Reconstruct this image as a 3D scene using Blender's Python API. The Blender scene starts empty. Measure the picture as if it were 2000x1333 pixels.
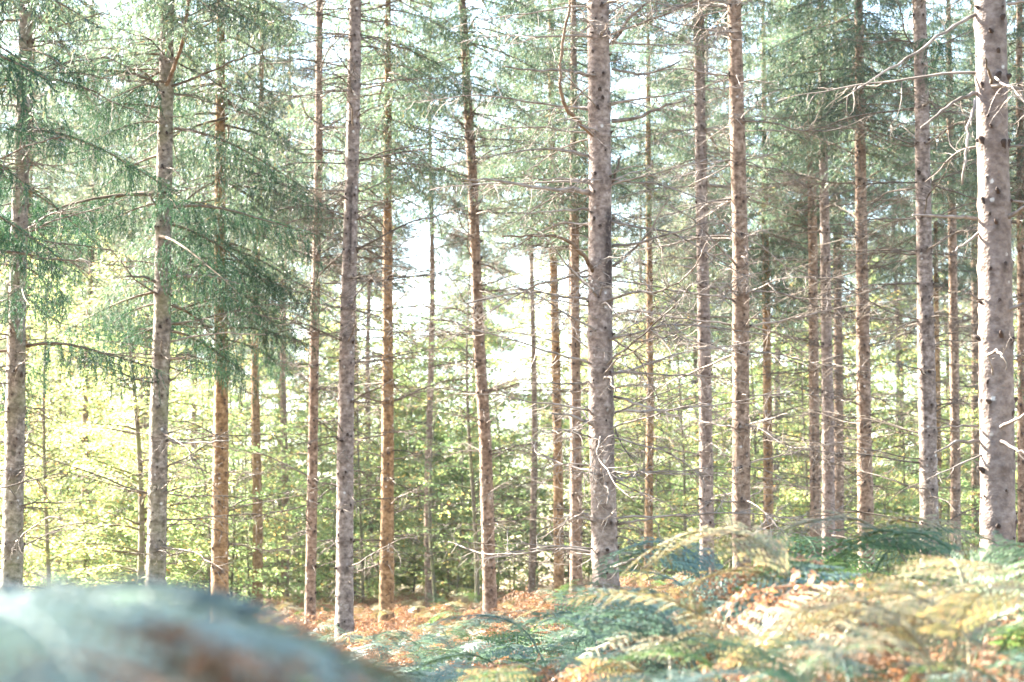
import bpy, math, random
import numpy as np
from mathutils import Vector, Matrix, Euler

sc = bpy.context.scene
C = sc.collection
PI = math.pi
rng = np.random.default_rng(7)

# ------------------------------------------------------------------ camera
EYE = 1.5
HAZE = 0.00008
FPX = 4722.0                       # focal length in pixels of the 2000 px wide photograph (85 mm on 36 mm)
PITCH = math.atan(444 / FPX)
cam_d = bpy.data.cameras.new('camera')
cam_d.lens = 85; cam_d.sensor_width = 36
cam_d.clip_start = 0.05; cam_d.clip_end = 2000
cam_d.dof.use_dof = True
cam_d.dof.focus_distance = 27.0
cam_d.dof.aperture_fstop = 2.6
cam_o = bpy.data.objects.new('camera', cam_d)
cam_o.location = (0, 0, EYE)
cam_o.rotation_euler = (PI / 2 + PITCH, 0, 0)
C.objects.link(cam_o); sc.camera = cam_o

# ------------------------------------------------------------------ sky, sun, exposure
SUN_AZ = math.radians(-58)         # clockwise from +Y (the view direction): behind the stand, to the left
SUN_EL = math.radians(31)
world = bpy.data.worlds.new("World"); sc.world = world; world.use_nodes = True
wn = world.node_tree
sky = wn.nodes.new('ShaderNodeTexSky'); sky.sky_type = 'NISHITA'; sky.sun_disc = False
sky.sun_elevation = SUN_EL; sky.sun_rotation = SUN_AZ
sky.air_density = 1.0; sky.dust_density = 0.7; sky.ozone_density = 1.0
wn.links.new(sky.outputs[0], wn.nodes['Background'].inputs[0])
wn.nodes['Background'].inputs[1].default_value = 0.076
sd = bpy.data.lights.new('sun', 'SUN'); sd.energy = 5.0; sd.angle = math.radians(0.5); sd.color = (1.0, 0.93, 0.82)
so = bpy.data.objects.new('sun', sd); C.objects.link(so)
sdir = Vector((math.sin(SUN_AZ) * math.cos(SUN_EL), math.cos(SUN_AZ) * math.cos(SUN_EL), math.sin(SUN_EL)))
so.rotation_euler = sdir.to_track_quat('Z', 'Y').to_euler()
so.location = (-20, 10, 40)
vs = sc.view_settings
vs.view_transform = 'Standard'; vs.look = 'None'; vs.gamma = 1.0; vs.use_curve_mapping = False
vs.exposure = 4.05
cy = sc.cycles
cy.max_bounces = 7; cy.diffuse_bounces = 4; cy.transmission_bounces = 4; cy.glossy_bounces = 2; cy.transparent_max_bounces = 4
cy.use_denoising = True
cy.caustics_reflective = False; cy.caustics_refractive = False


def px2w(px, py, d):
    """the world point at depth y = d that the photograph shows at pixel (px, py) of 2000 x 1333"""
    a = (px - 1000) / FPX; b = (666.5 - py) / FPX
    cp, sp = math.cos(PITCH), math.sin(PITCH)
    v = np.array([a, cp - b * sp, sp + b * cp])
    v = v * (d / v[1])
    return np.array([v[0], v[1], EYE + v[2]])


def sstep(a, b, x):
    t = np.clip((x - a) / (b - a), 0, 1)
    return t * t * (3 - 2 * t)


def ground(x, y):
    x = np.asarray(x, float); y = np.asarray(y, float)
    g = 0.74 * sstep(-1.6, 2.9, x) * sstep(3, 11, y) * (1 - 0.35 * sstep(30, 60, y))
    g = g + 0.06 * np.sin(x * 1.3 + 0.4 * y) * np.cos(y * 0.7 + 1) + 0.10 * np.sin(0.21 * x + 1.7) * np.sin(0.17 * y)
    g = g + 0.22 * np.exp(-((x + 1.0) ** 2 / 0.9 + (y - 3.6) ** 2 / 3.0))
    return g


# ------------------------------------------------------------------ materials
def mat(name):
    m = bpy.data.materials.new(name); m.use_nodes = True
    nt = m.node_tree
    b = nt.nodes['Principled BSDF']
    return m, nt, b


def N(nt, t, **kw):
    n = nt.nodes.new(t)
    for k, v in kw.items():
        if hasattr(n, k):
            setattr(n, k, v)
        else:
            n.inputs[k].default_value = v
    return n


def ramp(nt, fac, stops):
    r = nt.nodes.new('ShaderNodeValToRGB')
    e = r.color_ramp.elements
    while len(e) > len(stops):
        e.remove(e[-1])
    while len(e) < len(stops):
        e.new(0.5)
    for i, (p, c) in enumerate(stops):
        e[i].position = p; e[i].color = (*c, 1)
    nt.links.new(fac, r.inputs[0])
    return r.outputs[0]


def mix(nt, a, b, fac, mode='MIX'):
    m = nt.nodes.new('ShaderNodeMix'); m.data_type = 'RGBA'; m.blend_type = mode
    for s, v in ((0, fac), (6, a), (7, b)):
        if hasattr(v, 'is_linked'):
            nt.links.new(v, m.inputs[s])
        else:
            m.inputs[s].default_value = (*v, 1) if isinstance(v, tuple) else v
    return m.outputs[2]


def bark_material(name, dark, mid, light, lichen=0.5, green=0.0):
    m, nt, b = mat(name)
    tc = nt.nodes.new('ShaderNodeTexCoord')
    mp = N(nt, 'ShaderNodeMapping'); mp.inputs['Scale'].default_value = (1, 1, 1.25)
    nt.links.new(tc.outputs['Object'], mp.inputs[0])
    n1 = N(nt, 'ShaderNodeTexNoise', Scale=13.0, Detail=7.0, Roughness=0.62); nt.links.new(mp.outputs[0], n1.inputs['Vector'])
    n2 = N(nt, 'ShaderNodeTexNoise', Scale=3.2, Detail=4.0, Roughness=0.6); nt.links.new(tc.outputs['Object'], n2.inputs['Vector'])
    vo = N(nt, 'ShaderNodeTexVoronoi', Scale=34.0); nt.links.new(mp.outputs[0], vo.inputs['Vector'])
    base = ramp(nt, n1.outputs[0], [(0.34, dark), (0.50, mid), (0.66, light)])
    base = mix(nt, base, tuple(0.6 * x for x in mid), ramp(nt, n2.outputs[0], [(0.45, (0, 0, 0)), (0.75, (0.55, 0.55, 0.55))]))
    # lichen discs
    v2 = N(nt, 'ShaderNodeTexVoronoi', Scale=7.0); nt.links.new(tc.outputs['Object'], v2.inputs['Vector'])
    n3 = N(nt, 'ShaderNodeTexNoise', Scale=60.0, Detail=3.0); nt.links.new(tc.outputs['Object'], n3.inputs['Vector'])
    sep = nt.nodes.new('ShaderNodeSeparateColor'); nt.links.new(v2.outputs['Color'], sep.inputs[0])
    ad = N(nt, 'ShaderNodeMath', operation='MULTIPLY_ADD'); nt.links.new(n3.outputs[0], ad.inputs[0]); ad.inputs[1].default_value = 0.22
    nt.links.new(v2.outputs['Distance'], ad.inputs[2])
    spot = ramp(nt, ad.outputs[0], [(0.20, (1, 1, 1)), (0.30, (0, 0, 0))])
    keep = ramp(nt, sep.outputs[0], [(0.72 - 0.25 * lichen, (0, 0, 0)), (0.76 - 0.25 * lichen, (1, 1, 1))])
    f = mix(nt, spot, keep, 1.0, 'MULTIPLY')
    f = mix(nt, (0, 0, 0), f, 0.75)
    base = mix(nt, base, (0.52, 0.50, 0.46), f)
    if green:
        n4 = N(nt, 'ShaderNodeTexNoise', Scale=2.2, Detail=5.0); nt.links.new(tc.outputs['Object'], n4.inputs['Vector'])
        base = mix(nt, base, (0.16, 0.17, 0.06), ramp(nt, n4.outputs[0], [(0.45, (0, 0, 0)), (0.65, (green, green, green))]))
    # resin and whorl stains, stored per vertex as marks with their own shape
    at = nt.nodes.new('ShaderNodeAttribute'); at.attribute_name = 'stain'
    n5 = N(nt, 'ShaderNodeTexNoise', Scale=18.0, Detail=4.0); nt.links.new(tc.outputs['Object'], n5.inputs['Vector'])
    st = N(nt, 'ShaderNodeMath', operation='MULTIPLY'); nt.links.new(at.outputs['Fac'], st.inputs[0])
    nt.links.new(ramp(nt, n5.outputs[0], [(0.30, (0.35, 0.35, 0.35)), (0.52, (1, 1, 1))]), st.inputs[1])
    base = mix(nt, base, (0.035, 0.024, 0.02), st.outputs[0])
    nt.links.new(base, b.inputs['Base Color'])
    b.inputs['Roughness'].default_value = 0.85
    b.inputs['Specular IOR Level'].default_value = 0.25
    h = N(nt, 'ShaderNodeMath', operation='MULTIPLY_ADD'); nt.links.new(vo.outputs['Distance'], h.inputs[0]); h.inputs[1].default_value = 0.6
    nt.links.new(n1.outputs[0], h.inputs[2])
    bp = N(nt, 'ShaderNodeBump', Strength=0.7, Distance=0.012); nt.links.new(h.outputs[0], bp.inputs['Height'])
    nt.links.new(bp.outputs[0], b.inputs['Normal'])
    return m


BARK_GREY = bark_material('grey_spruce_bark', (0.075, 0.053, 0.042), (0.18, 0.135, 0.11), (0.31, 0.25, 0.215), 0.9)
BARK_PALE = bark_material('pale_spruce_bark', (0.088, 0.063, 0.05), (0.19, 0.143, 0.118), (0.31, 0.25, 0.215), 0.7)
BARK_SMOOTH = bark_material('smooth_spruce_bark', (0.10, 0.074, 0.062), (0.165, 0.125, 0.104), (0.225, 0.18, 0.155), 1.0)
BARK_WARM = bark_material('warm_spruce_bark', (0.085, 0.046, 0.02), (0.21, 0.122, 0.056), (0.34, 0.22, 0.12), 0.15)
BARK_BROWN = bark_material('brown_spruce_bark', (0.07, 0.044, 0.028), (0.19, 0.125, 0.085), (0.33, 0.24, 0.178), 0.4)
BARK_MOSS = bark_material('mossy_bark', (0.06, 0.05, 0.035), (0.12, 0.10, 0.07), (0.2, 0.17, 0.13), 0.3, 0.8)
BARK_MOSSY_GREY = bark_material('lichened_spruce_bark', (0.06, 0.048, 0.036), (0.165, 0.13, 0.103), (0.30, 0.255, 0.21), 1.5, 0.35)


def wood_material(name, c1, c2):
    m, nt, b = mat(name)
    tc = nt.nodes.new('ShaderNodeTexCoord')
    n = N(nt, 'ShaderNodeTexNoise', Scale=9.0, Detail=4.0); nt.links.new(tc.outputs['Object'], n.inputs['Vector'])
    oi = nt.nodes.new('ShaderNodeObjectInfo')
    c = ramp(nt, n.outputs[0], [(0.35, c1), (0.65, c2)])
    mm = N(nt, 'ShaderNodeMapRange'); mm.inputs['To Min'].default_value = 0.75; mm.inputs['To Max'].default_value = 1.2
    nt.links.new(oi.outputs['Random'], mm.inputs[0])
    hs = nt.nodes.new('ShaderNodeHueSaturation'); nt.links.new(mm.outputs[0], hs.inputs['Value']); nt.links.new(c, hs.inputs['Color'])
    nt.links.new(hs.outputs[0], b.inputs['Base Color'])
    b.inputs['Roughness'].default_value = 0.8; b.inputs['Specular IOR Level'].default_value = 0.3
    return m


DEADWOOD = wood_material('dead_twig_wood', (0.10, 0.078, 0.062), (0.25, 0.21, 0.18))
DEADWOOD_DARK = wood_material('dark_twig_wood', (0.06, 0.045, 0.032), (0.14, 0.11, 0.085))
BRANCHWOOD = wood_material('living_branch_wood', (0.10, 0.07, 0.045), (0.18, 0.13, 0.09))
ORANGEWOOD = wood_material('orange_branch_wood', (0.10, 0.06, 0.036), (0.20, 0.135, 0.085))
KNOT = wood_material('knot_wood', (0.022, 0.012, 0.008), (0.05, 0.03, 0.02))


def leaf_material(name, cols, trans, rough=0.5, spec=0.4, tw=0.45, per_island=True, obj_var=0.25):
    """cols: ramp of leaf colours; trans: tint of the light that comes through"""
    m, nt, b = mat(name)
    out = nt.nodes['Material Output']
    if per_island:
        g = nt.nodes.new('ShaderNodeNewGeometry'); fac = g.outputs['Random Per Island']
    else:
        tc = nt.nodes.new('ShaderNodeTexCoord')
        n = N(nt, 'ShaderNodeTexNoise', Scale=14.0, Detail=3.0); nt.links.new(tc.outputs['Object'], n.inputs['Vector'])
        fac = ramp(nt, n.outputs[0], [(0.3, (0, 0, 0)), (0.7, (1, 1, 1))])
    c = ramp(nt, fac, cols)
    oi = nt.nodes.new('ShaderNodeObjectInfo')
    mm = N(nt, 'ShaderNodeMapRange'); mm.inputs['To Min'].default_value = 1 - obj_var; mm.inputs['To Max'].default_value = 1 + obj_var
    nt.links.new(oi.outputs['Random'], mm.inputs[0])
    hs = nt.nodes.new('ShaderNodeHueSaturation'); nt.links.new(mm.outputs[0], hs.inputs['Value']); nt.links.new(c, hs.inputs['Color'])
    nt.links.new(hs.outputs[0], b.inputs['Base Color'])
    b.inputs['Roughness'].default_value = rough; b.inputs['Specular IOR Level'].default_value = spec
    tr = nt.nodes.new('ShaderNodeBsdfTranslucent')
    nt.links.new(mix(nt, hs.outputs[0], trans, 1.0, 'MULTIPLY'), tr.inputs[0])
    ms = nt.nodes.new('ShaderNodeMixShader'); ms.inputs[0].default_value = tw
    nt.links.new(b.outputs[0], ms.inputs[1]); nt.links.new(tr.outputs[0], ms.inputs[2])
    nt.links.new(ms.outputs[0], out.inputs['Surface'])
    return m


NEEDLE = leaf_material('spruce_needles', [(0.0, (0.024, 0.050, 0.038)), (0.5, (0.055, 0.085, 0.060)), (0.93, (0.09, 0.115, 0.075)), (1.0, (0.17, 0.12, 0.06))],
                       (1.9, 1.95, 1.6), tw=0.42)
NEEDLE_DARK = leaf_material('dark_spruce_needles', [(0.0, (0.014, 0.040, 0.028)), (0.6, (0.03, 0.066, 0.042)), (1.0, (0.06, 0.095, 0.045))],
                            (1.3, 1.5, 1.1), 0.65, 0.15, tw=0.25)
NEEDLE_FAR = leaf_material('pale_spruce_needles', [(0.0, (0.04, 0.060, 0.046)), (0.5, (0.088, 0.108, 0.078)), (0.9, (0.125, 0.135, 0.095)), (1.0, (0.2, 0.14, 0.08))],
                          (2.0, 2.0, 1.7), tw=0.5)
BROADLEAF = leaf_material('broad_leaves', [(0.0, (0.075, 0.11, 0.045)), (0.55, (0.115, 0.15, 0.06)), (0.85, (0.17, 0.18, 0.07)), (0.94, (0.25, 0.18, 0.07)), (1.0, (0.27, 0.14, 0.05))],
                          (3.1, 3.0, 2.8), tw=0.6)
BROADLEAF_GREEN = leaf_material('green_broad_leaves', [(0.0, (0.07, 0.11, 0.05)), (0.6, (0.10, 0.145, 0.06)), (1.0, (0.15, 0.175, 0.07))],
                                (3.0, 3.0, 2.7), tw=0.6)
FERN_GREEN = leaf_material('green_bracken', [(0.0, (0.05, 0.095, 0.045)), (1.0, (0.09, 0.14, 0.055))], (1.7, 1.8, 1.1), 0.55, 0.3, 0.35)
FERN_TEAL = leaf_material('blue_green_bracken', [(0.0, (0.070, 0.112, 0.088)), (1.0, (0.12, 0.172, 0.138))], (1.3, 1.5, 1.2), 0.55, 0.3, 0.3)
FERN_BRIGHTENED = leaf_material('brightened_bracken', [(0.0, (0.12, 0.165, 0.14)), (1.0, (0.19, 0.24, 0.20))], (1.2, 1.3, 1.15), 0.55, 0.3, 0.3)  # paler copy of the blue-green bracken, brightening the shaded near mound
FERN_YELLOW = leaf_material('yellowing_bracken', [(0.0, (0.13, 0.14, 0.065)), (0.6, (0.22, 0.19, 0.10)), (1.0, (0.27, 0.18, 0.095))], (1.5, 1.4, 1.1), 0.45, 0.5, 0.35)
FERN_BROWN = leaf_material('browned_bracken', [(0.0, (0.13, 0.068, 0.036)), (0.6, (0.25, 0.145, 0.08)), (1.0, (0.36, 0.235, 0.145))], (1.5, 1.2, 0.9), 0.6, 0.3, 0.3)

# ------------------------------------------------------------------ mesh helpers


class TB:
    """collects triangles in numpy arrays and links them as one mesh"""
    def __init__(s):
        s.V = []; s.T = []; s.M = []; s.n = 0; s.A = []

    def add(s, V, T, mi=0, a=None):
        V = np.asarray(V, np.float32); T = np.asarray(T, np.int32)
        s.V.append(V); s.T.append(T + s.n); s.M.append(np.full(len(T), mi, np.int32)); s.n += len(V)
        if a is not None:
            s.A.append(np.asarray(a, np.float32))

    def mesh(s, name, mats, smooth=False, attr=None):
        V = np.concatenate(s.V); T = np.concatenate(s.T); M = np.concatenate(s.M)
        me = bpy.data.meshes.new(name)
        me.vertices.add(len(V)); me.vertices.foreach_set('co', V.ravel())
        me.loops.add(len(T) * 3); me.loops.foreach_set('vertex_index', T.ravel())
        me.polygons.add(len(T)); me.polygons.foreach_set('loop_start', np.arange(0, len(T) * 3, 3, dtype=np.int32))
        me.polygons.foreach_set('material_index', M)
        if smooth:
            me.polygons.foreach_set('use_smooth', np.ones(len(T), bool))
        for m in mats:
            me.materials.append(m)
        if attr and s.A:
            at = me.attributes.new(attr, 'FLOAT', 'POINT')
            at.data.foreach_set('value', np.concatenate(s.A))
        me.update(calc_edges=True)
        return me


def tube(P, R, n=5, cap=True, a0=0.0):
    P = np.asarray(P, float); R = np.asarray(R, float); k = len(P)
    Tn = np.gradient(P, axis=0); Tn /= np.linalg.norm(Tn, axis=1, keepdims=True) + 1e-9
    ref = np.array([0, 0, 1.0]) if abs(Tn[:, 2]).mean() < 0.8 else np.array([0, 1.0, 0])
    U = np.cross(Tn, ref); U /= np.linalg.norm(U, axis=1, keepdims=True) + 1e-9
    W = np.cross(Tn, U)
    a = np.arange(n) * 2 * PI / n + a0
    V = P[:, None, :] + R[:, None, None] * (np.cos(a)[None, :, None] * U[:, None, :] + np.sin(a)[None, :, None] * W[:, None, :])
    V = V.reshape(-1, 3)
    i = np.arange(k - 1)[:, None] * n; j = np.arange(n)[None, :]; j2 = (j + 1) % n
    A = (i + j).ravel(); B = (i + j2).ravel(); Cc = (i + n + j2).ravel(); D = (i + n + j).ravel()
    T = np.concatenate([np.stack([A, B, Cc], 1), np.stack([A, Cc, D], 1)])
    if cap:
        e = len(V); V = np.concatenate([V, P[-1:]])
        t = (k - 1) * n
        T = np.concatenate([T, np.stack([t + np.arange(n), t + (np.arange(n) + 1) % n, np.full(n, e)], 1)])
    return V, T


def wander(p0, d0, L, n, jit, droop=0.0, r=rng):
    """a crooked line of n steps"""
    P = [np.array(p0, float)]; d = np.array(d0, float)
    for _ in range(n):
        d = d + r.normal(0, jit, 3) + np.array([0, 0, -droop])
        d /= np.linalg.norm(d)
        P.append(P[-1] + d * L / n)
    return np.array(P), d


def blades(B, D, W, L, r=rng):
    """one triangle blade per base point B, pointing along D, width W and length L"""
    k = len(B)
    q = r.normal(0, 1, (k, 3)); S = np.cross(D, q); S /= np.linalg.norm(S, axis=1, keepdims=True) + 1e-9
    L = np.broadcast_to(L, k)[:, None]; W = np.broadcast_to(W, k)[:, None]
    V = np.stack([B - S * W / 2, B + S * W / 2, B + D * L], 1).reshape(-1, 3)
    return V, np.arange(3 * k).reshape(-1, 3)


def leafquads(B, D, Nrm, L, W):
    """one pointed four-cornered leaf (two triangles) per base point"""
    k = len(B)
    S = np.cross(D, Nrm); S /= np.linalg.norm(S, axis=1, keepdims=True) + 1e-9
    L = np.broadcast_to(L, k)[:, None]; W = np.broadcast_to(W, k)[:, None]
    V = np.stack([B, B + D * L * 0.45 + S * W / 2, B + D * L, B + D * L * 0.45 - S * W / 2], 1).reshape(-1, 3)
    b = np.arange(k)[:, None] * 4
    T = np.concatenate([b + np.array([[0, 1, 2]]), b + np.array([[0, 2, 3]])])
    return V, T


def unit(v):
    v = np.asarray(v, float)
    return v / (np.linalg.norm(v, axis=-1, keepdims=True) + 1e-9)


def link(name, me, parent=None, loc=None, rot=None, scale=None):
    o = bpy.data.objects.new(name, me); C.objects.link(o)
    if parent:
        o.parent = parent
    if loc is not None:
        o.location = loc
    if rot is not None:
        o.rotation_euler = rot
    if scale is not None:
        o.scale = (scale,) * 3 if np.isscalar(scale) else scale
    return o


def thing(name, label, cat, loc, group=None):
    o = bpy.data.objects.new(name, None); C.objects.link(o)
    o.location = loc; o.empty_display_size = 0.2
    o['label'] = label; o['category'] = cat
    if group:
        o['group'] = group
    return o


# ------------------------------------------------------------------ ground
def axis_cells(lims):
    out = []
    for a, b, s in lims:
        out += list(np.arange(a, b, s))
    return np.array(out + [lims[-1][1]])


xs = axis_cells([(-900, -60, 60), (-60, -14, 2.5), (-14, 14, 0.4), (14, 60, 2.5), (60, 900, 60)])
ys = axis_cells([(-300, -10, 40), (-10, 2, 2), (2, 50, 0.5), (50, 130, 4), (130, 1500, 80)])
X, Y = np.meshgrid(xs, ys)
Z = ground(np.clip(X, -30, 30), np.clip(Y, 0, 140))
V = np.stack([X, Y, Z], -1).reshape(-1, 3)
nx, ny = len(xs), len(ys)
i = np.arange(ny - 1)[:, None] * nx + np.arange(nx - 1)[None, :]
i = i.ravel()
T = np.concatenate([np.stack([i, i + 1, i + nx + 1], 1), np.stack([i, i + nx + 1, i + nx], 1)])
tb = TB(); tb.add(V, T)
gm, nt, b = mat('leaf_litter')
tc = nt.nodes.new('ShaderNodeTexCoord')
n1 = N(nt, 'ShaderNodeTexNoise', Scale=9.0, Detail=8.0, Roughness=0.7); nt.links.new(tc.outputs['Object'], n1.inputs['Vector'])
n2 = N(nt, 'ShaderNodeTexNoise', Scale=0.35, Detail=3.0); nt.links.new(tc.outputs['Object'], n2.inputs['Vector'])
c = ramp(nt, n1.outputs[0], [(0.3, (0.07, 0.045, 0.025)), (0.5, (0.20, 0.12, 0.06)), (0.7, (0.34, 0.23, 0.13))])
c = mix(nt, c, (0.10, 0.12, 0.04), ramp(nt, n2.outputs[0], [(0.5, (0, 0, 0)), (0.7, (0.5, 0.5, 0.5))]))
nt.links.new(c, b.inputs['Base Color']); b.inputs['Roughness'].default_value = 0.9
bp = N(nt, 'ShaderNodeBump', Strength=0.8, Distance=0.05); nt.links.new(n1.outputs[0], bp.inputs['Height']); nt.links.new(bp.outputs[0], b.inputs['Normal'])
g_o = link('ground', tb.mesh('ground', [gm], smooth=True)); g_o['kind'] = 'structure'

# ------------------------------------------------------------------ dead branches, live sprays, crowns (shared meshes)


def dead_branch_mesh(name, L, seed, material, twigs=1.0, curl=0.5):
    """a bare spruce branch along +X, with side twigs that thin out and curl"""
    r = np.random.default_rng(seed)
    tb = TB()
    n = 12
    P, _ = wander((0, 0, 0), unit(np.array([1, 0, 0.12])), L, n, 0.10, 0.028, r)
    r0 = 0.0054 + 0.0034 * L
    t = np.linspace(0, 1, n + 1)
    tb.add(*tube(P, r0 * (1 - t) ** 0.8 + 0.0022, 5))
    k = int(L * 9 * twigs)
    for q in range(k):
        s = r.uniform(0.12, 0.98)
        f = s * n; a = int(min(f, n - 1)); p = P[a] + (P[a + 1] - P[a]) * (f - a)
        side = 1 if q % 2 else -1
        d = unit(np.array([0.65, side * 0.8, r.normal(-0.15, 0.35)]))
        l = (0.50 * L * (1 - s) ** 0.7 + 0.06) * r.uniform(0.35, 1.0)
        l = min(l, 0.75)
        Q, _ = wander(p, d, l, 6, 0.16 * (0.5 + curl), 0.05 * r.uniform(-0.4, 1.6), r)
        tt = np.linspace(0, 1, 7)
        tb.add(*tube(Q, (0.0042 + 0.002 * l) * (1 - tt) + 0.0015, 3))
        for w in range(int(l * 6 * twigs)):
            u = r.integers(1, 6)
            d2 = unit(unit(Q[u + 1 if u < 6 else u] - Q[u - 1]) + r.normal(0, 0.7, 3))
            S, _ = wander(Q[u], d2, r.uniform(0.05, 0.22), 4, 0.25, 0.03, r)
            tb.add(*tube(S, np.linspace(0.0026, 0.0012, 5), 3))
    return tb.mesh(name, [material], smooth=True)


DB = {}
for key, Ls, mt in (('long', (1.9, 2.3, 1.7, 2.6), DEADWOOD), ('mid', (1.0, 1.2, 0.8, 1.4), DEADWOOD), ('short', (0.35, 0.5, 0.25, 0.6), DEADWOOD),
                    ('dlong', (1.9, 2.3, 1.6), DEADWOOD_DARK), ('dmid', (1.0, 1.3, 0.8), DEADWOOD_DARK), ('dshort', (0.35, 0.5, 0.25), DEADWOOD_DARK)):
    DB[key] = [dead_branch_mesh('dead_branch', L, 100 + 7 * i + len(key) * 31, mt) for i, L in enumerate(Ls)]


def spray(L, r, nl, hang, blade_l, blade_w, step, droop=0.30):
    """a live spruce branch along +X: needles (V,T) and wood (V,T). Laterals spread, their twigs hang as a curtain."""
    n = 8
    t = np.linspace(0, 1, n + 1)
    P = np.stack([L * t, 0.05 * L * np.sin(3 * t + r.uniform(0, 6)), -droop * L * t ** 1.4 + 0.16 * L * np.clip(t - 0.6, 0, 1) ** 1.2 + 0.05 * L * np.sin(t * PI)], 1)
    wood = [tube(P, (0.006 + 0.007 * L) * (1 - t) + 0.003, 4)]
    B = []; D = []
    lines = [(P, 1.0)]
    for q in range(nl):
        s = 0.12 + 0.88 * (q + r.uniform(0, 1)) / nl
        f = s * n; a = int(min(f, n - 1)); p = P[a] + (P[a + 1] - P[a]) * (f - a)
        side = 1 if q % 2 else -1
        l = L * (0.10 + 0.42 * (1 - s) ** 0.8 * min(1, 0.35 + 2.2 * s)) * r.uniform(0.6, 1.1)
        d = unit(np.array([0.75, side * 0.75, -0.10]))
        Q, _ = wander(p, d, l, 4, 0.06, 0.12, r)
        lines.append((Q, 0.8))
        for h in range(int(hang * l / 0.1 + 0.5)):
            u = r.uniform(0.1, 1) * 4; aa = int(min(u, 3)); pp = Q[aa] + (Q[aa + 1] - Q[aa]) * (u - aa)
            dd = unit(np.array([r.normal(0.15, 0.25), r.normal(side * 0.15, 0.25), -1]))
            S, _ = wander(pp, dd, r.uniform(0.10, 0.42) * min(1.2, 0.5 + 0.4 * L), 3, 0.10, 0.10, r)
            lines.append((S, 0.6))
    for Q, w in lines:
        seg = Q[1:] - Q[:-1]; sl = np.linalg.norm(seg, axis=1); tot = sl.sum()
        m = max(2, int(tot / step))
        u = (np.arange(m) + r.uniform(0, 1, m)) / m * len(seg)
        a = np.minimum(u.astype(int), len(seg) - 1)
        p = Q[a] + seg[a] * (u - a)[:, None]
        d = unit(unit(seg[a]) * 0.9 + r.normal(0, 0.45, (m, 3)))
        B.append(p); D.append(d)
    B = np.concatenate(B); D = np.concatenate(D)
    V, T = blades(B, D, blade_w * r.uniform(0.7, 1.2, len(B)), blade_l * r.uniform(0.7, 1.25, len(B)), r)
    return (V, T), wood


def spray_mesh(name, L, seed):
    r = np.random.default_rng(seed)
    (V, T), wood = spray(L, r, int(9 + 6 * L), 0.95, 0.050, 0.0095, 0.0105, r.uniform(0.15, 0.45))
    tb = TB(); tb.add(V, T, 0)
    for w in wood:
        tb.add(*w, 1)
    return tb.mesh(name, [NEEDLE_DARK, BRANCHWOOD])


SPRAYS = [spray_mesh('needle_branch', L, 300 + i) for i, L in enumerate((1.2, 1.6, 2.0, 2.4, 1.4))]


def crown_mesh(name, H, R, seed, step, needle, gap=0.0, bl=0.10, bw=0.017):
    r = np.random.default_rng(seed)
    lib = []
    for L in (0.5, 0.9, 1.3, 1.7, 2.1, 2.5):
        for _ in range(3):
            lib.append((L, spray(L, r, int(8 + 5 * L), 0.75, bl, bw, step, r.uniform(0.15, 0.55))))
    tb = TB()
    z = 0.0
    while z < H - 0.3:
        f = z / H
        rad = R * (1 - f) ** 0.75 * (0.55 + 0.45 * min(1, z / 1.2)) + 0.15
        for q in range(r.integers(4, 7)):
            if r.uniform() < gap:
                continue
            az = r.uniform(0, 2 * PI); want = rad * r.uniform(0.6, 1.15)
            L, ((V, T), wood) = lib[int(np.argmin([abs(x[0] - want) + r.uniform(0, 0.25) for x in lib]))]
            sc_ = want / L; s2 = 0.5 + 0.5 * sc_
            tilt = 0.05 - 0.35 * (1 - f) + 0.55 * f * f + r.normal(0, 0.1)
            ca, sa, ct, st = math.cos(az), math.sin(az), math.cos(tilt), math.sin(tilt)
            Rm = np.array([[ca, -sa, 0], [sa, ca, 0], [0, 0, 1]]) @ np.array([[ct, 0, -st], [0, 1, 0], [st, 0, ct]])
            off = np.array([0, 0, z + r.uniform(-0.2, 0.2)])
            tb.add((V * np.array([sc_, s2, s2])) @ Rm.T + off, T, 0)
            for wv, wt in wood:
                tb.add((wv * np.array([sc_, s2, s2])) @ Rm.T + off, wt, 1)
        z += r.uniform(0.32, 0.5)
    return tb.mesh(name, [needle, BRANCHWOOD])


CROWNS = [crown_mesh('crown', 14.0, 2.3, 500 + i, 0.034, NEEDLE, 0.06) for i in range(3)]
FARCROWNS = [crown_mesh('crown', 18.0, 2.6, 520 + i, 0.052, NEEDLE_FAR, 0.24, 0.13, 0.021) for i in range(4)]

# ------------------------------------------------------------------ the spruces


def poly_interp(pts, z):
    pts = np.array(sorted(pts, key=lambda p: p[2])); zz = pts[:, 2]
    x = np.interp(z, zz, pts[:, 0])
    lo = z < zz[0]; hi = z > zz[-1]
    k0 = (pts[1, 0] - pts[0, 0]) / (zz[1] - zz[0]); k1 = (pts[-1, 0] - pts[0, 0]) / (zz[-1] - zz[0])
    x = np.where(lo, pts[0, 0] + (z - zz[0]) * k0, x)
    x = np.where(hi, pts[-1, 0] + (z - zz[-1]) * k1, x)
    return x


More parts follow.
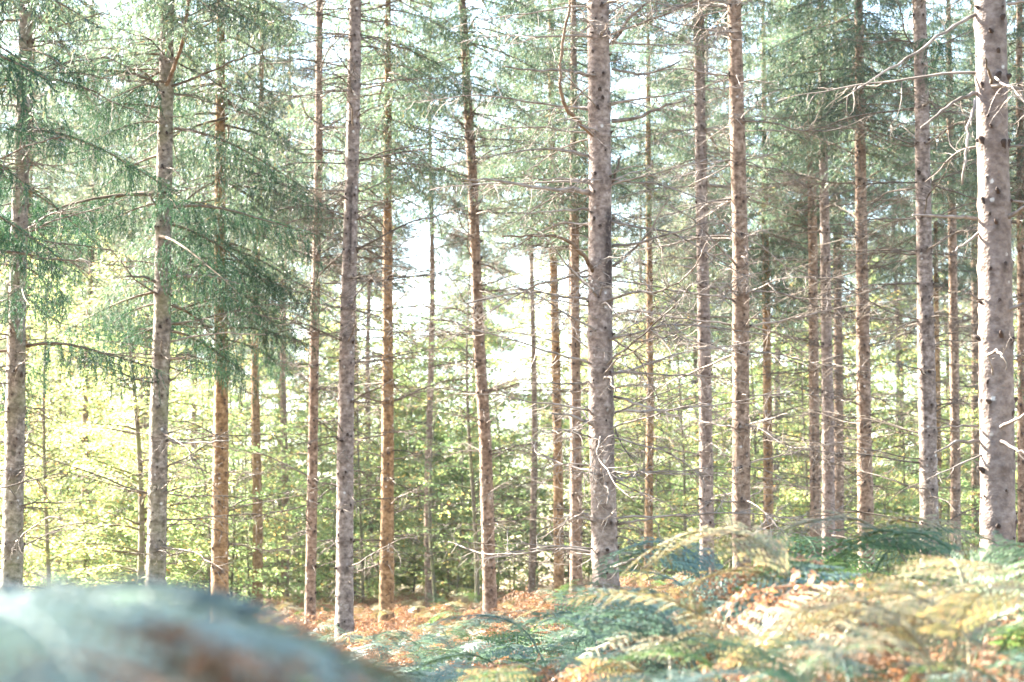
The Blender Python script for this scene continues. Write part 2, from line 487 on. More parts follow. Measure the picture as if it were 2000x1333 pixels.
def trunk_mesh(name, pts, d, Rfun, z0, z1, whorls, material, seed, n=16, stains=(), origin=(0, 0, 0), dz=0.05, knots=()):
    r = np.random.default_rng(seed)
    zs = np.concatenate([np.arange(z0, min(z1, 12.5), dz), np.arange(min(z1, 12.5), z1 + 0.3, 0.4)])
    x = poly_interp(pts, zs)
    k = np.array([0.25, 0.5, 0.25])
    for _ in range(10):                                     # round off the corners of the traced axis
        xm = np.convolve(np.pad(x, 1, mode='edge'), k, 'valid'); xm[0] = x[0]; xm[-1] = x[-1]; x = xm
    ph = r.uniform(0, 6, 4)
    y = d + 0.02 * np.sin(zs * 0.9 + ph[0])
    a = np.arange(n) * 2 * PI / n
    R = Rfun(zs)
    R = np.maximum(R, 0.012)
    bump = np.zeros((len(zs), n)); stain = np.zeros((len(zs), n))
    bump += 0.018 * np.sin(zs[:, None] * 2.1 + a[None, :] * 2 + ph[1]) + 0.014 * np.sin(zs[:, None] * 5.3 - a[None, :] * 3 + ph[2])
    bump += r.normal(0, 0.012, bump.shape)
    for wz in whorls:
        e = np.exp(-((zs - wz) / 0.055) ** 2)
        bump += 0.055 * e[:, None]
        below = np.exp(-((zs - wz + 0.03) / 0.05) ** 2)
        stain = np.maximum(stain, r.uniform(0.25, 0.75) * below[:, None] * (0.45 + 0.55 * np.sin(a * r.integers(2, 5) + r.uniform(0, 6)))[None, :])
    for (sa, wa, s0, s1, amt) in stains:
        da = np.angle(np.exp(1j * (a - sa)))
        q = np.exp(-(da / wa) ** 4)[None, :] * (sstep(s0, s0 + 0.15, zs) * (1 - sstep(s1 - 0.15, s1, zs)))[:, None]
        stain = np.maximum(stain, amt * q)
    for (kz, ka, ks) in knots:
        i0, i1 = np.searchsorted(zs, [kz - 0.16, kz + 0.10])
        if i1 <= i0:
            continue
        da = np.angle(np.exp(1j * (a - ka)))
        Rk = np.interp(kz, zs, R)
        dzz = zs[i0:i1] - kz
        hz = np.where(dzz < 0, 0.055, 0.028) * ks
        e = np.exp(-(dzz / hz) ** 2)[:, None] * np.exp(-(da * Rk / (0.024 * ks)) ** 2)[None, :]
        stain[i0:i1] = np.maximum(stain[i0:i1], e * r.uniform(0.7, 1.0))
        bump[i0:i1] += 0.05 * e
    # root flare
    gz = zs - (z0 + 0.2)
    flare = 1 + 0.35 * np.exp(-np.clip(gz, 0, 9) / 0.22)
    RR = R[:, None] * (1 + bump) * (flare[:, None] + 0.10 * np.exp(-np.clip(gz, 0, 9) / 0.3)[:, None] * np.sin(a * 4 + ph[3])[None, :])
    V = np.stack([x[:, None] + RR * np.cos(a)[None, :], y[:, None] + RR * np.sin(a)[None, :], np.broadcast_to(zs[:, None], RR.shape)], -1).reshape(-1, 3)
    kk = len(zs)
    i = np.arange(kk - 1)[:, None] * n; j = np.arange(n)[None, :]; j2 = (j + 1) % n
    A = (i + j).ravel(); B = (i + j2).ravel(); Cc = (i + n + j2).ravel(); D = (i + n + j).ravel()
    T = np.concatenate([np.stack([A, B, Cc], 1), np.stack([A, Cc, D], 1)])
    tb = TB(); tb.add(V - np.array(origin), T, 0, np.clip(stain, 0, 1).ravel())
    return tb.mesh(name, [material], smooth=True, attr='stain'), (zs, x, y, R)


def stub_mesh(seed, L, R):
    r = np.random.default_rng(seed)
    tb = TB()
    P, _ = wander((-0.02, 0, 0), unit(np.array([1, 0, 0.25])), L + 0.02, 3, 0.12, 0, r)
    tb.add(*tube(P, np.array([2.1, 1.6, 1.0, 0.5]) * R, 6))
    return tb.mesh('branch_stub', [KNOT], smooth=True)


STUBS = [stub_mesh(i, L, R) for i, (L, R) in enumerate(((0.020, 0.019), (0.03, 0.016), (0.016, 0.022), (0.05, 0.013), (0.035, 0.018)))]

WH = {}


def spruce(spec):
    """one measured spruce: spec = label, d, axis pixels, width px (low, high), material, crown start z, n of branches, options"""
    label, d, ax, (wl, wh), bark, cz, dens = spec[:7]
    op = spec[7] if len(spec) > 7 else {}
    seed = abs(int(d * 10 + ax[0][0]))
    r = np.random.default_rng(seed)
    pts = [px2w(px, py, d) for px, py in ax]
    m_px = d / FPX
    zl, zh = pts[0][2], pts[-1][2]
    rl, rh = wl * m_px / 2, wh * m_px / 2
    slope = (rh - rl) / (zh - zl)
    Ht = op.get('H', max(cz + 9, 20))

    def Rfun(z):
        R = rl + slope * (z - zl)
        Rt = rh * np.clip((Ht - z) / (Ht - zh), 0, 1)
        return np.where(z > zh, Rt, np.minimum(R, rl * 1.12))
    x0 = float(poly_interp(pts, np.array([0.3]))[0])
    gz = float(ground(x0, d))
    origin = (x0, d, gz)
    root = thing('spruce_tree', label, 'tree', origin, 'bare-stemmed spruce trees of the stand')
    whorls = []
    z = gz + r.uniform(0.3, 0.7)
    while z < 12:
        whorls.append(z); z += r.uniform(0.38, 0.62) * op.get('gap', 1)
    whorls = np.array(whorls)
    top_seen = min(cz + 1.5, EYE + d * 0.245)
    knots = []
    for wz in whorls:
        if wz > top_seen:
            break
        for zz, k, s in [(wz, r.integers(5, 8), 1.0)] + [(wz + r.uniform(0.08, 0.4), r.integers(1, 4), 0.65) for _ in range(2)]:
            a0 = r.uniform(0, 6)
            for q in range(k):
                knots.append((zz + r.normal(0, 0.035), a0 + q * 2 * PI / k + r.normal(0, 0.25), s * r.uniform(0.7, 1.3) * op.get('stub', 1.1)))
    me, (zs, xs_, ys_, R_) = trunk_mesh('trunk', pts, d, Rfun, gz - 0.2, Ht, whorls, bark, seed, 36 if d < 30 else (26 if d < 46 else 16), op.get('stains', ()), origin, 0.03 if d < 46 else 0.05, knots)

    link('trunk', me, root)

    def at(z, az):
        x = np.interp(z, zs, xs_); y = np.interp(z, zs, ys_); R = np.interp(z, zs, R_)
        return np.array([x + R * 0.96 * math.cos(az), y + R * 0.96 * math.sin(az), z]) - np.array(origin)
    # knots and stubs
    tb = TB()
    own = op.get('own_stubs', False)
    for z2, az, sc_ in knots:
        p = at(z2, az)
        mesh = STUBS[r.integers(0, 5)]
        tilt = -r.uniform(-0.1, 0.4)
        if own:
            if math.sin(az) < 0.3:
                link('branch_stub', mesh, root, p, (0, tilt, az), sc_)
        else:
            V = np.empty(len(mesh.vertices) * 3, np.float32); mesh.vertices.foreach_get('co', V); V = V.reshape(-1, 3) * sc_
            Tt = np.empty(len(mesh.loops), np.int32); mesh.loops.foreach_get('vertex_index', Tt)
            Rm = np.array(Euler((0, tilt, az)).to_matrix())
            tb.add(V @ Rm.T + p, Tt.reshape(-1, 3))
    if not own:
        k = link('knots', tb.mesh('knots', [KNOT], smooth=True), root); k['kind'] = 'stuff'
    # bare branches
    pre = op.get('wood', 'd')
    zmin = op.get('bmin', 1.2)
    for wz in whorls:
        if wz > min(cz + 0.5, EYE + d * 0.25) or wz < gz + zmin:
            continue
        f = np.clip((wz - gz - zmin) / 4.0, 0, 1)
        k = r.poisson(2.3 * dens * (0.6 + 0.6 * f))
        for q in range(k):
            az = r.uniform(0, 2 * PI)
            u = r.uniform()
            kind = 'short' if u < 0.30 - 0.18 * f else ('mid' if u < 0.68 - 0.24 * f else 'long')
            p = at(wz + r.normal(0, 0.04), az)
            ms = DB[pre + kind]
            link('bare_branch', ms[r.integers(0, len(ms))], root, p, (r.uniform(-0.5, 0.5), r.normal(0.04, 0.16), az), r.uniform(0.8, 1.15))
        for q in range(r.poisson(dens * 1.3)):
            az = r.uniform(0, 2 * PI); p = at(wz + r.uniform(0.1, 0.35), az); ms = DB[pre + 'short']
            link('bare_branch', ms[r.integers(0, len(ms))], root, p, (r.uniform(-0.8, 0.8), r.normal(0.05, 0.3), az), r.uniform(0.7, 1.3))
    # traced branches
    for (bd, path, w0, w1, twigs, wood) in op.get('branches', ()):
        Pw = np.array([px2w(px, py, dd) for px, py, dd in path])
        Pf = [Pw[0]]
        for a, b2 in zip(Pw[:-1], Pw[1:]):
            for t in (0.25, 0.5, 0.75, 1.0):
                Pf.append(a + (b2 - a) * t)
        Pf = np.array(Pf)
        for _ in range(2):
            q = Pf.copy(); q[1:-1] = 0.25 * Pf[:-2] + 0.5 * Pf[1:-1] + 0.25 * Pf[2:]; Pf = q
        Pf[1:] += r.normal(0, 0.007, Pf[1:].shape)
        Pf -= np.array(origin)
        tb = TB()
        tb.add(*tube(Pf, np.linspace(w0, w1, len(Pf)) * bd / FPX / 2, 6))
        tot = np.linalg.norm(np.diff(Pf, axis=0), axis=1).sum()
        for q in range(int(tot * 10 * twigs)):
            u = r.integers(2, len(Pf) - 1)
            dr = unit(unit(Pf[u] - Pf[u - 1]) * 0.6 + r.normal(0, 0.6, 3))
            l = r.uniform(0.08, 0.45) * (1.1 - u / len(Pf))
            S, _ = wander(Pf[u], dr, l, 5, 0.2, 0.05, r)
            tb.add(*tube(S, np.linspace(0.0042, 0.0016, 6), 3))
            if l > 0.2:
                for _ in range(3):
                    v = r.integers(1, 5)
                    S2, _ = wander(S[v], unit(dr + r.normal(0, 0.7, 3)), 0.12, 3, 0.25, 0.03, r)
                    tb.add(*tube(S2, np.linspace(0.0026, 0.0012, 4), 3))
        link('bare_branch', tb.mesh('bare_branch', [wood], smooth=True), root)
    # live branches low on the stem
    for (z, az, si, s) in op.get('live', ()):
        link('needle_branch', SPRAYS[si % len(SPRAYS)], root, at(z, az), (r.normal(0, 0.15), r.normal(0.12, 0.12), az), s)
    # crown
    cr = CROWNS[r.integers(0, len(CROWNS))]
    cx = float(np.interp(cz, zs, xs_)) - origin[0]
    topx = float(np.interp(Ht, zs, xs_)) - origin[0]
    o = link('crown', cr, root, (cx, 0, cz - gz), (0, math.atan2(topx - cx, Ht - cz), r.uniform(0, 6)), (op.get('cr', 1.0), op.get('cr', 1.0), (Ht - cz) / 14.0))
    return root


def live_set(seed, z0, z1, n, side=None):
    r = np.random.default_rng(seed)
    out = []
    for q in range(n):
        az = r.uniform(0, 2 * PI) if side is None else r.normal(side, 0.6)
        out.append((r.uniform(z0, z1), az, int(r.integers(0, 5)), r.uniform(0.8, 1.25)))
    return out


DW, DD, OW = DEADWOOD, DEADWOOD_DARK, ORANGEWOOD
T10D = 28.0
T22D = 21.6
SPRUCES = [
    ('lichen-flecked grey spruce trunk at the left edge above the blurred fern mound', 33.7, [(23, 1120), (33, 640), (41, 350), (50, 60)], (42, 27), BARK_MOSSY_GREY, 9.5, 1.5,
     {'live': live_set(1, 4.4, 9.5, 22), 'wood': 'd'}),
    ('thin orange spruce trunk half hidden behind the grey trunk at the left edge', 62.0, [(41, 1110), (48, 800), (55, 540)], (15, 12), BARK_WARM, 9.0, 1.0, {'wood': 'd'}),
    ('stout lichen-spotted grey spruce with a reddish branch curving up its right side', 37.0, [(303, 1200), (311, 800), (317, 640), (321, 330), (326, 60)], (39, 28), BARK_MOSSY_GREY, 9.6, 1.3,
     {'live': live_set(2, 4.6, 9.8, 24), 'wood': 'd',
      'branches': [(37, [(325, 165, 36.9), (345, 120, 36.5), (358, 85, 36.2), (365, 30, 36.0), (372, -30, 35.8)], 9, 6, 0.4, OW),
                   (37, [(312, 168, 37), (275, 148, 37), (235, 139, 37.1), (180, 138, 37.3), (120, 142, 37.6)], 7, 3, 1.0, DD),
                   (37, [(330, 170, 37), (400, 145, 36.6), (470, 115, 36.2), (520, 95, 36)], 6, 2, 1.2, DD),
                   (37, [(332, 545, 37), (370, 537, 36.7), (420, 541, 36.4), (470, 555, 36)], 8, 3, 1.0, DW),
                   (37, [(308, 552, 37), (280, 540, 36.8), (245, 540, 36.5)], 7, 3, 1.2, DW),
                   (37, [(312, 425, 37), (306, 400, 36.7), (290, 380, 36.4)], 8, 3, 0.6, DD),
                   (37, [(330, 668, 37), (420, 650, 36.8), (520, 655, 36.6)], 4, 2, 1.0, DW),
                   (37, [(326, 862, 37), (360, 865, 36.6), (400, 866, 36.3), (445, 860, 36)], 6, 3, 0.8, DW)]}),
    ('broad orange-brown spruce trunk rising from the brown bracken beside the lichen-spotted grey trunk', 40.0, [(429, 1230), (431, 900), (432, 700), (430, 560)], (36, 24), BARK_WARM, 6.0, 1.2,
     {'live': live_set(3, 4.6, 7.5, 13), 'wood': 'd', 'bmin': 1.6}),
    ('slender straight brown spruce with a pale left edge at its foot', 43.0, [(605, 1235), (611, 900), (614, 660), (622, 330), (624, 0)], (22, 13), BARK_BROWN, 13.0, 2.0, {'wood': 'd', 'bdens': 1.3}),
    ('tall smooth grey spruce with an even trunk to the top and a dark bark crack', 37.8, [(673, 1240), (674, 900), (678, 660), (684, 480), (690, 230), (694, 0)], (35, 24), BARK_PALE, 11.5, 1.9,
     {'wood': 'd', 'stains': [(-1.5, 0.22, 6.1, 7.6, 1.0)]}),
    ('brown spruce with a shaded orange right flank in the sunny clearing', 45.6, [(755, 1210), (757, 900), (757, 660), (757, 330)], (29, 16), BARK_WARM, 8.6, 2.2, {'wood': 'd'}),
    ('leaning pinkish spruce trunk tilted to one side in the sunny clearing', 47.0, [(957, 1185), (948, 860), (935, 660), (922, 330), (912, 180)], (27, 18), BARK_BROWN, 10.4, 2.0, {'wood': 'd', 'stub': 1.2}),
    ('thin olive-brown spruce, its lower stem wrapped in pale twigs', 54.0, [(1092, 1180), (1090, 900), (1085, 660), (1080, 480), (1078, 250)], (21, 13), BARK_WARM, 9.0, 1.8, {}),
    ('pale slim spruce close behind the thick knotty trunk', 51.0, [(1125, 1140), (1125, 900), (1123, 660), (1122, 430)], (25, 18), BARK_BROWN, 8.8, 1.8, {}),
    ('thick knotty spruce with a black resin stain and a curving orange limb', T10D, [(1183, 1125), (1176, 900), (1172, 660), (1172, 330), (1168, 0)], (51, 42), BARK_PALE, 9.6, 2.4,
     {'wood': '', 'own_stubs': True, 'stains': [(-0.75, 0.55, 4.65, 5.75, 1.0), (-0.6, 0.35, 2.6, 4.7, 0.55)], 'bmin': 1.0, 'gap': 0.9,
      'branches': [(28, [(1158, 264, 27.9), (1130, 240, 27.6), (1103, 212, 27.4), (1094, 165, 27.3), (1094, 115, 27.3), (1103, 60, 27.3), (1114, 0, 27.3), (1120, -40, 27.3)], 9, 5, 0.5, OW),
                   (28, [(1155, 380, 28), (1120, 368, 27.8), (1080, 372, 27.6), (1020, 362, 27.4), (960, 350, 27.2), (900, 352, 27.0)], 10, 3, 1.6, DW),
                   (28, [(1158, 530, 27.9), (1140, 500, 27.6), (1110, 470, 27.4), (1080, 460, 27.2), (1030, 462, 27.0), (980, 462, 26.8)], 9, 3, 1.2, OW),
                   (28, [(1196, 237, 27.9), (1245, 232, 27.7), (1290, 210, 27.5), (1340, 196, 27.3)], 9, 3, 1.2, DW),
                   (28, [(1154, 150, 28), (1100, 135, 27.8), (1050, 140, 27.6), (985, 130, 27.4)], 7, 3, 1.4, DW),
                   (28, [(1194, 85, 28), (1225, 40, 27.8), (1270, 0, 27.6)], 8, 4, 1.0, DW),
                   (28, [(1196, 135, 28), (1260, 150, 27.8), (1330, 120, 27.6)], 6, 3, 1.2, DW),
                   (28, [(1197, 360, 28), (1205, 330, 27.9), (1212, 305, 27.9)], 7, 4, 0.2, DD),
                   (28, [(1150, 305, 28), (1080, 290, 27.6), (1010, 295, 27.4), (940, 310, 27.1)], 6, 2, 1.3, DW),
                   (28, [(1150, 410, 28), (1090, 412, 27.8), (1020, 418, 27.6)], 6, 2, 1.0, DW),
                   (28, [(1197, 480, 28), (1250, 475, 27.7), (1330, 450, 27.5), (1400, 430, 27.3)], 7, 2, 1.2, DW),
                   (28, [(1198, 520, 28), (1260, 470, 27.8), (1310, 380, 27.5)], 6, 2, 0.9, DW),
                   (28, [(1158, 830, 27.9), (1120, 812, 27.5), (1075, 808, 27.3)], 8, 3, 1.2, DW),
                   (28, [(1155, 745, 28), (1120, 752, 27.7), (1070, 748, 27.5)], 6, 3, 1.0, DW),
                   (28, [(1180, 740, 27.8), (1195, 735, 27.3), (1200, 765, 27.1)], 6, 3, 0.8, DW),
                   (28, [(1200, 775, 28), (1250, 790, 27.6), (1290, 805, 27.4), (1330, 812, 27.2)], 6, 2, 1.0, DW),
                   (28, [(1202, 838, 28), (1215, 870, 27.8), (1250, 920, 27.6)], 4, 2, 0.5, DD),
                   (28, [(1182, 945, 27.8), (1190, 960, 27.5), (1186, 985, 27.4)], 6, 3, 1.0, DW),
                   (28, [(1207, 1025, 28), (1260, 1015, 27.7), (1330, 1005, 27.5)], 6, 3, 0.4, DW),
                   (28, [(1195, 1108, 27.8), (1225, 1100, 27.4), (1260, 1085, 27.3)], 8, 4, 0.7, DW)]}),
    ('thin straight spruce with brown bark standing alone in bright greenery', 61.0, [(1266, 1130), (1270, 800), (1268, 500), (1266, 240)], (17, 10), BARK_WARM, 11.0, 2.0, {}),
    ('pale grey spruce dotted evenly with small dark knots beside the sturdy banded trunk', 44.0, [(1381, 1075), (1378, 800), (1372, 500), (1364, 0)], (28, 20), BARK_PALE, 11.5, 2.0, {'wood': ''}),
    ('sturdy purple-grey spruce with dark bands, dappled with sun high up', 36.7, [(1449, 1070), (1447, 800), (1446, 500), (1441, 280), (1434, 0)], (36, 27), BARK_BROWN, 11.5, 2.3, {'gap': 1.1, 'wood': ''}),
    ('thin orange-barked spruce fading into needles above', 56.0, [(1501, 1110), (1500, 900), (1497, 600), (1495, 480)], (21, 14), BARK_WARM, 7.6, 1.8, {}),
    ('brown spruce with a long dark crack down its lower trunk', 54.0, [(1593, 1030), (1590, 800), (1588, 500), (1585, 330)], (22, 17), BARK_BROWN, 9.6, 1.9, {'stains': [(-1.9, 0.2, 2.9, 4.8, 1.0)]}),
    ('pale clean spruce in front of two browner trunks', 49.0, [(1618, 1040), (1617, 800), (1612, 500), (1606, 190)], (26, 16), BARK_PALE, 10.6, 1.7, {}),
    ('dark knotty spruce just behind the pale clean trunk', 59.0, [(1639, 1060), (1638, 800), (1636, 500), (1634, 360)], (20, 15), BARK_BROWN, 9.5, 1.9, {}),
    ('grey-brown spruce with sunlit bark flakes along one edge', 44.0, [(1691, 1020), (1687, 800), (1684, 560), (1680, 240)], (31, 20), BARK_BROWN, 9.3, 2.0, {}),
    ('tall dark-banded grey spruce behind the green fern tips, next to the stoutest trunk', 36.7, [(1814, 990), (1811, 800), (1806, 500), (1800, 200), (1795, 0)], (36, 26), BARK_GREY, 10.8, 1.9,
     {'live': [(9.6, -1.4, 1, 0.8), (9.2, -1.2, 0, 0.7)]}),
    ('narrow sunlit orange trunk peeping out behind the dark-banded grey spruce', 66.0, [(1833, 970), (1832, 800), (1829, 600)], (12, 10), BARK_WARM, 9.5, 1.0, {}),
    ('dark slim spruce between the dark-banded trunk and the stoutest trunk', 59.0, [(1866, 960), (1864, 700), (1860, 450), (1856, 250)], (20, 15), BARK_BROWN, 10.5, 2.1, {}),
    ('thin shadowy spruce tight against the stoutest trunk', 70.0, [(1906, 950), (1905, 700), (1903, 420), (1900, 250)], (17, 12), BARK_BROWN, 11.5, 2.0, {}),
    ('stoutest spruce of all, smooth pinkish-grey bark with black branch stubs and pale lichen spots', T22D, [(1950, 1100), (1947, 900), (1943, 500), (1935, 0)], (69, 60), BARK_SMOOTH, 9.5, 0.25,
     {'wood': '', 'own_stubs': True, 'gap': 1.05, 'stub': 1.3, 'bmin': 1.6,
      'branches': [(21.6, [(1908, 183, 21.6), (1880, 190, 21.5), (1840, 215, 21.4), (1800, 250, 21.3)], 9, 4, 0.3, DW),
                   (21.6, [(1908, 28, 21.6), (1870, 45, 21.5), (1790, 105, 21.3), (1720, 145, 21.1), (1665, 180, 21.0)], 8, 3, 0.2, DW),
                   (21.6, [(1908, 428, 21.6), (1860, 424, 21.4), (1785, 420, 21.2)], 8, 4, 0.3, DW),
                   (21.6, [(1904, 195, 21.5), (1893, 250, 21.3), (1886, 300, 21.2), (1880, 358, 21.2)], 7, 4, 0.8, DW),
                   (21.6, [(1936, 162, 21.4), (1932, 135, 21.2), (1922, 112, 21.1)], 8, 3, 0.1, DD),
                   (21.6, [(1938, 170, 21.4), (1965, 165, 21.3), (1985, 172, 21.3), (2000, 190, 21.3), (2020, 215, 21.3)], 10, 5, 0.6, DW),
                   (21.6, [(1912, 455, 21.6), (1885, 475, 21.4), (1858, 495, 21.3)], 6, 3, 0.3, DW),
                   (21.6, [(1968, 425, 21.5), (1995, 408, 21.4), (2030, 395, 21.3)], 9, 5, 0.3, DW),
                   (21.6, [(1968, 605, 21.5), (2000, 590, 21.4), (2040, 580, 21.3)], 8, 4, 0.3, DW),
                   (21.6, [(1920, 585, 21.5), (1885, 572, 21.3)], 5, 3, 0.2, DW),
                   (21.6, [(1910, 833, 21.6), (1870, 832, 21.5), (1810, 838, 21.3)], 5, 2, 0.3, DW),
                   (21.6, [(1912, 862, 21.6), (1870, 862, 21.4), (1830, 885, 21.2)], 7, 3, 0.4, DW),
                   (21.6, [(1955, 835, 21.4), (1985, 820, 21.2), (2010, 805, 21.1)], 8, 4, 0.3, DW),
                   (21.6, [(1955, 862, 21.4), (1990, 880, 21.2), (2015, 890, 21.1)], 7, 3, 0.3, DW),
                   (21.6, [(1968, 8, 21.5), (2020, 5, 21.4)], 7, 5, 0.3, DW),
                   (21.6, [(1928, 695, 21.4), (1950, 685, 21.1), (1962, 700, 20.9), (1966, 722, 20.9)], 6, 3, 0.3, DW)]}),
    ('spruce trunk cut by the right edge beside the stoutest trunk', 48.0, [(1998, 1000), (1996, 700), (1994, 400), (1992, 200)], (20, 15), BARK_BROWN, 9.0, 1.8, {}),
]
SPRUCES += [
    ('spruce just outside the left edge whose soft hanging boughs reach into the upper left corner', 22.0, [(-235, 1100), (-225, 600), (-220, 100)], (56, 46), BARK_GREY, 6.6, 0.6,
     {'live': live_set(8, 4.6, 7.4, 9, 0.0), 'wood': 'd', 'H': 19}),
    ('nearest unseen spruce beyond the left edge, added to shade the blurred fern mound', 8.8, [(-3346, 1100), (-3346, 600), (-3346, 100)], (160, 128), BARK_GREY, 3.6, 0.0, {'wood': 'd', 'H': 19, 'cr': 1.00}),  # this and the next three: unseen trees added to shade the ferns
    ('second unseen spruce beyond the left edge, added to shade the fern slope', 14.5, [(-1865, 1100), (-1865, 600), (-1865, 100)], (97, 77), BARK_GREY, 4.2, 0.0, {'wood': 'd', 'H': 19, 'cr': 1.30}),
    ('third unseen spruce beyond the left edge, added to shade the ferny hollow', 22.5, [(-930, 1100), (-930, 600), (-930, 100)], (62, 49), BARK_GREY, 4.6, 0.0, {'wood': 'd', 'H': 20, 'cr': 1.25}),
    ('farthest unseen spruce beyond the left edge, added for shade in line with the lichened trunks', 29.0, [(-709, 1100), (-709, 600), (-709, 100)], (48, 38), BARK_GREY, 5.0, 0.0, {'wood': 'd', 'H': 20, 'cr': 1.20}),
    ('unseen spruce beyond the right edge, added to shade the right flank of the stoutest trunk', 19.0, [(2900, 1100), (2900, 600), (2900, 100)], (70, 55), BARK_GREY, 4.6, 0.0, {'wood': 'd', 'H': 20, 'cr': 1.2}),  # this and the next two: unseen trees added to darken right trunk flanks
    ('second unseen spruce beyond the right edge, added for shade deeper in the rows', 27.0, [(2450, 1100), (2450, 600), (2450, 100)], (55, 45), BARK_GREY, 4.6, 0.0, {'wood': 'd', 'H': 20, 'cr': 1.1}),
    ('third unseen spruce beyond the right edge, farthest of those added for shade', 37.0, [(2300, 1100), (2300, 600), (2300, 100)], (40, 33), BARK_GREY, 5.0, 0.0, {'wood': 'd', 'H': 20, 'cr': 1.1}),
]
trees_xy = []
for s in SPRUCES:
    rt = spruce(s)
    trees_xy.append((rt.location.x, rt.location.y))

# ------------------------------------------------------------------ the far spruces
far_trunks = []
for i in range(4):
    r = np.random.default_rng(800 + i)
    R0 = (0.13, 0.15, 0.12, 0.14)[i]
    zz = np.linspace(-0.3, 22, 60)
    P = np.stack([0.06 * np.sin(zz * 0.5 + i), 0.05 * np.cos(zz * 0.4 + 2 * i), zz], 1)
    tb = TB(); tb.add(*tube(P, R0 * (1 - zz / 24) * (1 + 0.25 * np.exp(-np.clip(zz, 0, 9) / 0.3)) + 0.005 * np.sin(zz * 9), 9))
    tb.A = [np.zeros(tb.n, np.float32)]
    far_trunks.append(tb.mesh('trunk', [(BARK_BROWN, BARK_WARM, BARK_BROWN, BARK_GREY)[i]], smooth=True, attr='stain'))
far_bare = []
for i in range(3):
    r = np.random.default_rng(830 + i)
    tb = TB()
    z = 1.2
    while z < 8.5:
        for q in range(r.integers(2, 5)):
            az = r.uniform(0, 6.3)
            L = r.uniform(0.3, 1.6)
            P, dd = wander((0.1 * math.cos(az), 0.1 * math.sin(az), z), (math.cos(az), math.sin(az), -0.05), L, 5, 0.12, 0.02, r)
            tb.add(*tube(P, np.linspace(0.014, 0.005, 6), 3))
            for w in range(4):
                u = r.integers(1, 5)
                S, _ = wander(P[u], unit(np.array([math.cos(az), math.sin(az), 0]) + r.normal(0, 0.6, 3)), 0.3 * L, 3, 0.2, 0.05, r)
                tb.add(*tube(S, np.linspace(0.006, 0.003, 4), 3))
        z += r.uniform(0.3, 0.5)
    far_bare.append(tb.mesh('bare_branches', [DEADWOOD_DARK], smooth=True))
r = np.random.default_rng(11)
n_far = 0

for row, y0 in enumerate(np.arange(68, 112, 6.0)):
    half = y0 * 0.22 + 3
    for x0 in np.arange(-half, half + 0.1, 3.4):
        x = x0 + r.normal(0, 0.8); y = y0 + r.normal(0, 1.2)
        u = x / (y * 0.212)                                   # -1 .. 1 across the frame
        if (y < 80 and u < 0.35) or (y < 68) or (u > 0.35 and r.uniform() < 0.25) or (-0.45 < u < 0.25 and (y < 82 or r.uniform() < 0.6)) or (u > 0.25 and r.uniform() < 0.25):
            continue                                          # the clearing
        if y > 78 and r.uniform() < 0.22:
            continue
        if min((x - a) ** 2 + (y - b) ** 2 for a, b in trees_xy) < 4:
            continue
        trees_xy.append((x, y))
        gz = float(ground(x, y))
        zone = 'left' if u < -0.33 else ('middle' if u < 0.35 else 'right')
        lab = {'left': 'pale far spruce with hanging branches behind the leafy saplings and lichened trunks',
               'middle': 'pale far spruce beyond the sunny clearing of brown bracken',
               'right': 'dull green far spruce in the dense rows behind the right-hand trunks'}[zone]
        root = thing('far_spruce', lab, 'tree', (x, y, gz), {'left': 'far spruces behind the saplings', 'middle': 'far spruces beyond the clearing', 'right': 'far spruces in the dense rows'}[zone])
        k = r.integers(0, 4)
        link('trunk', far_trunks[k], root, None, (0, 0, r.uniform(0, 6)))
        link('bare_branches', far_bare[r.integers(0, 3)], root, None, (0, 0, r.uniform(0, 6)))
        zc = {'left': 7.5, 'middle': 9.5, 'right': 8.5}[zone] + r.uniform(0, 3)
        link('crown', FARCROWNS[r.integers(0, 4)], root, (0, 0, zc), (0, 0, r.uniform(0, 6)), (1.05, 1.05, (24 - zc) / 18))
        n_far += 1

for px, y, zc in ((170, 66, 9.5), (500, 63, 10.5), (555, 72, 10.5), (840, 70, 11.0), (95, 73, 9.5), (380, 75, 10.0), (1040, 74, 11.5)):
    x = (px - 1000) / FPX * y
    root = thing('far_spruce', 'far spruce', 'tree', (x, y, float(ground(x, y))), 'far spruces closing the canopy')
    link('trunk', far_trunks[r.integers(0, 4)], root, None, (0, 0, r.uniform(0, 6)))
    link('bare_branches', far_bare[r.integers(0, 3)], root, None, (0, 0, r.uniform(0, 6)))
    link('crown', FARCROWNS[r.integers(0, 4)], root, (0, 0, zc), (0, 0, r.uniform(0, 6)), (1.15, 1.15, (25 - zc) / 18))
    trees_xy.append((x, y))

# ------------------------------------------------------------------ broadleaved saplings and understorey


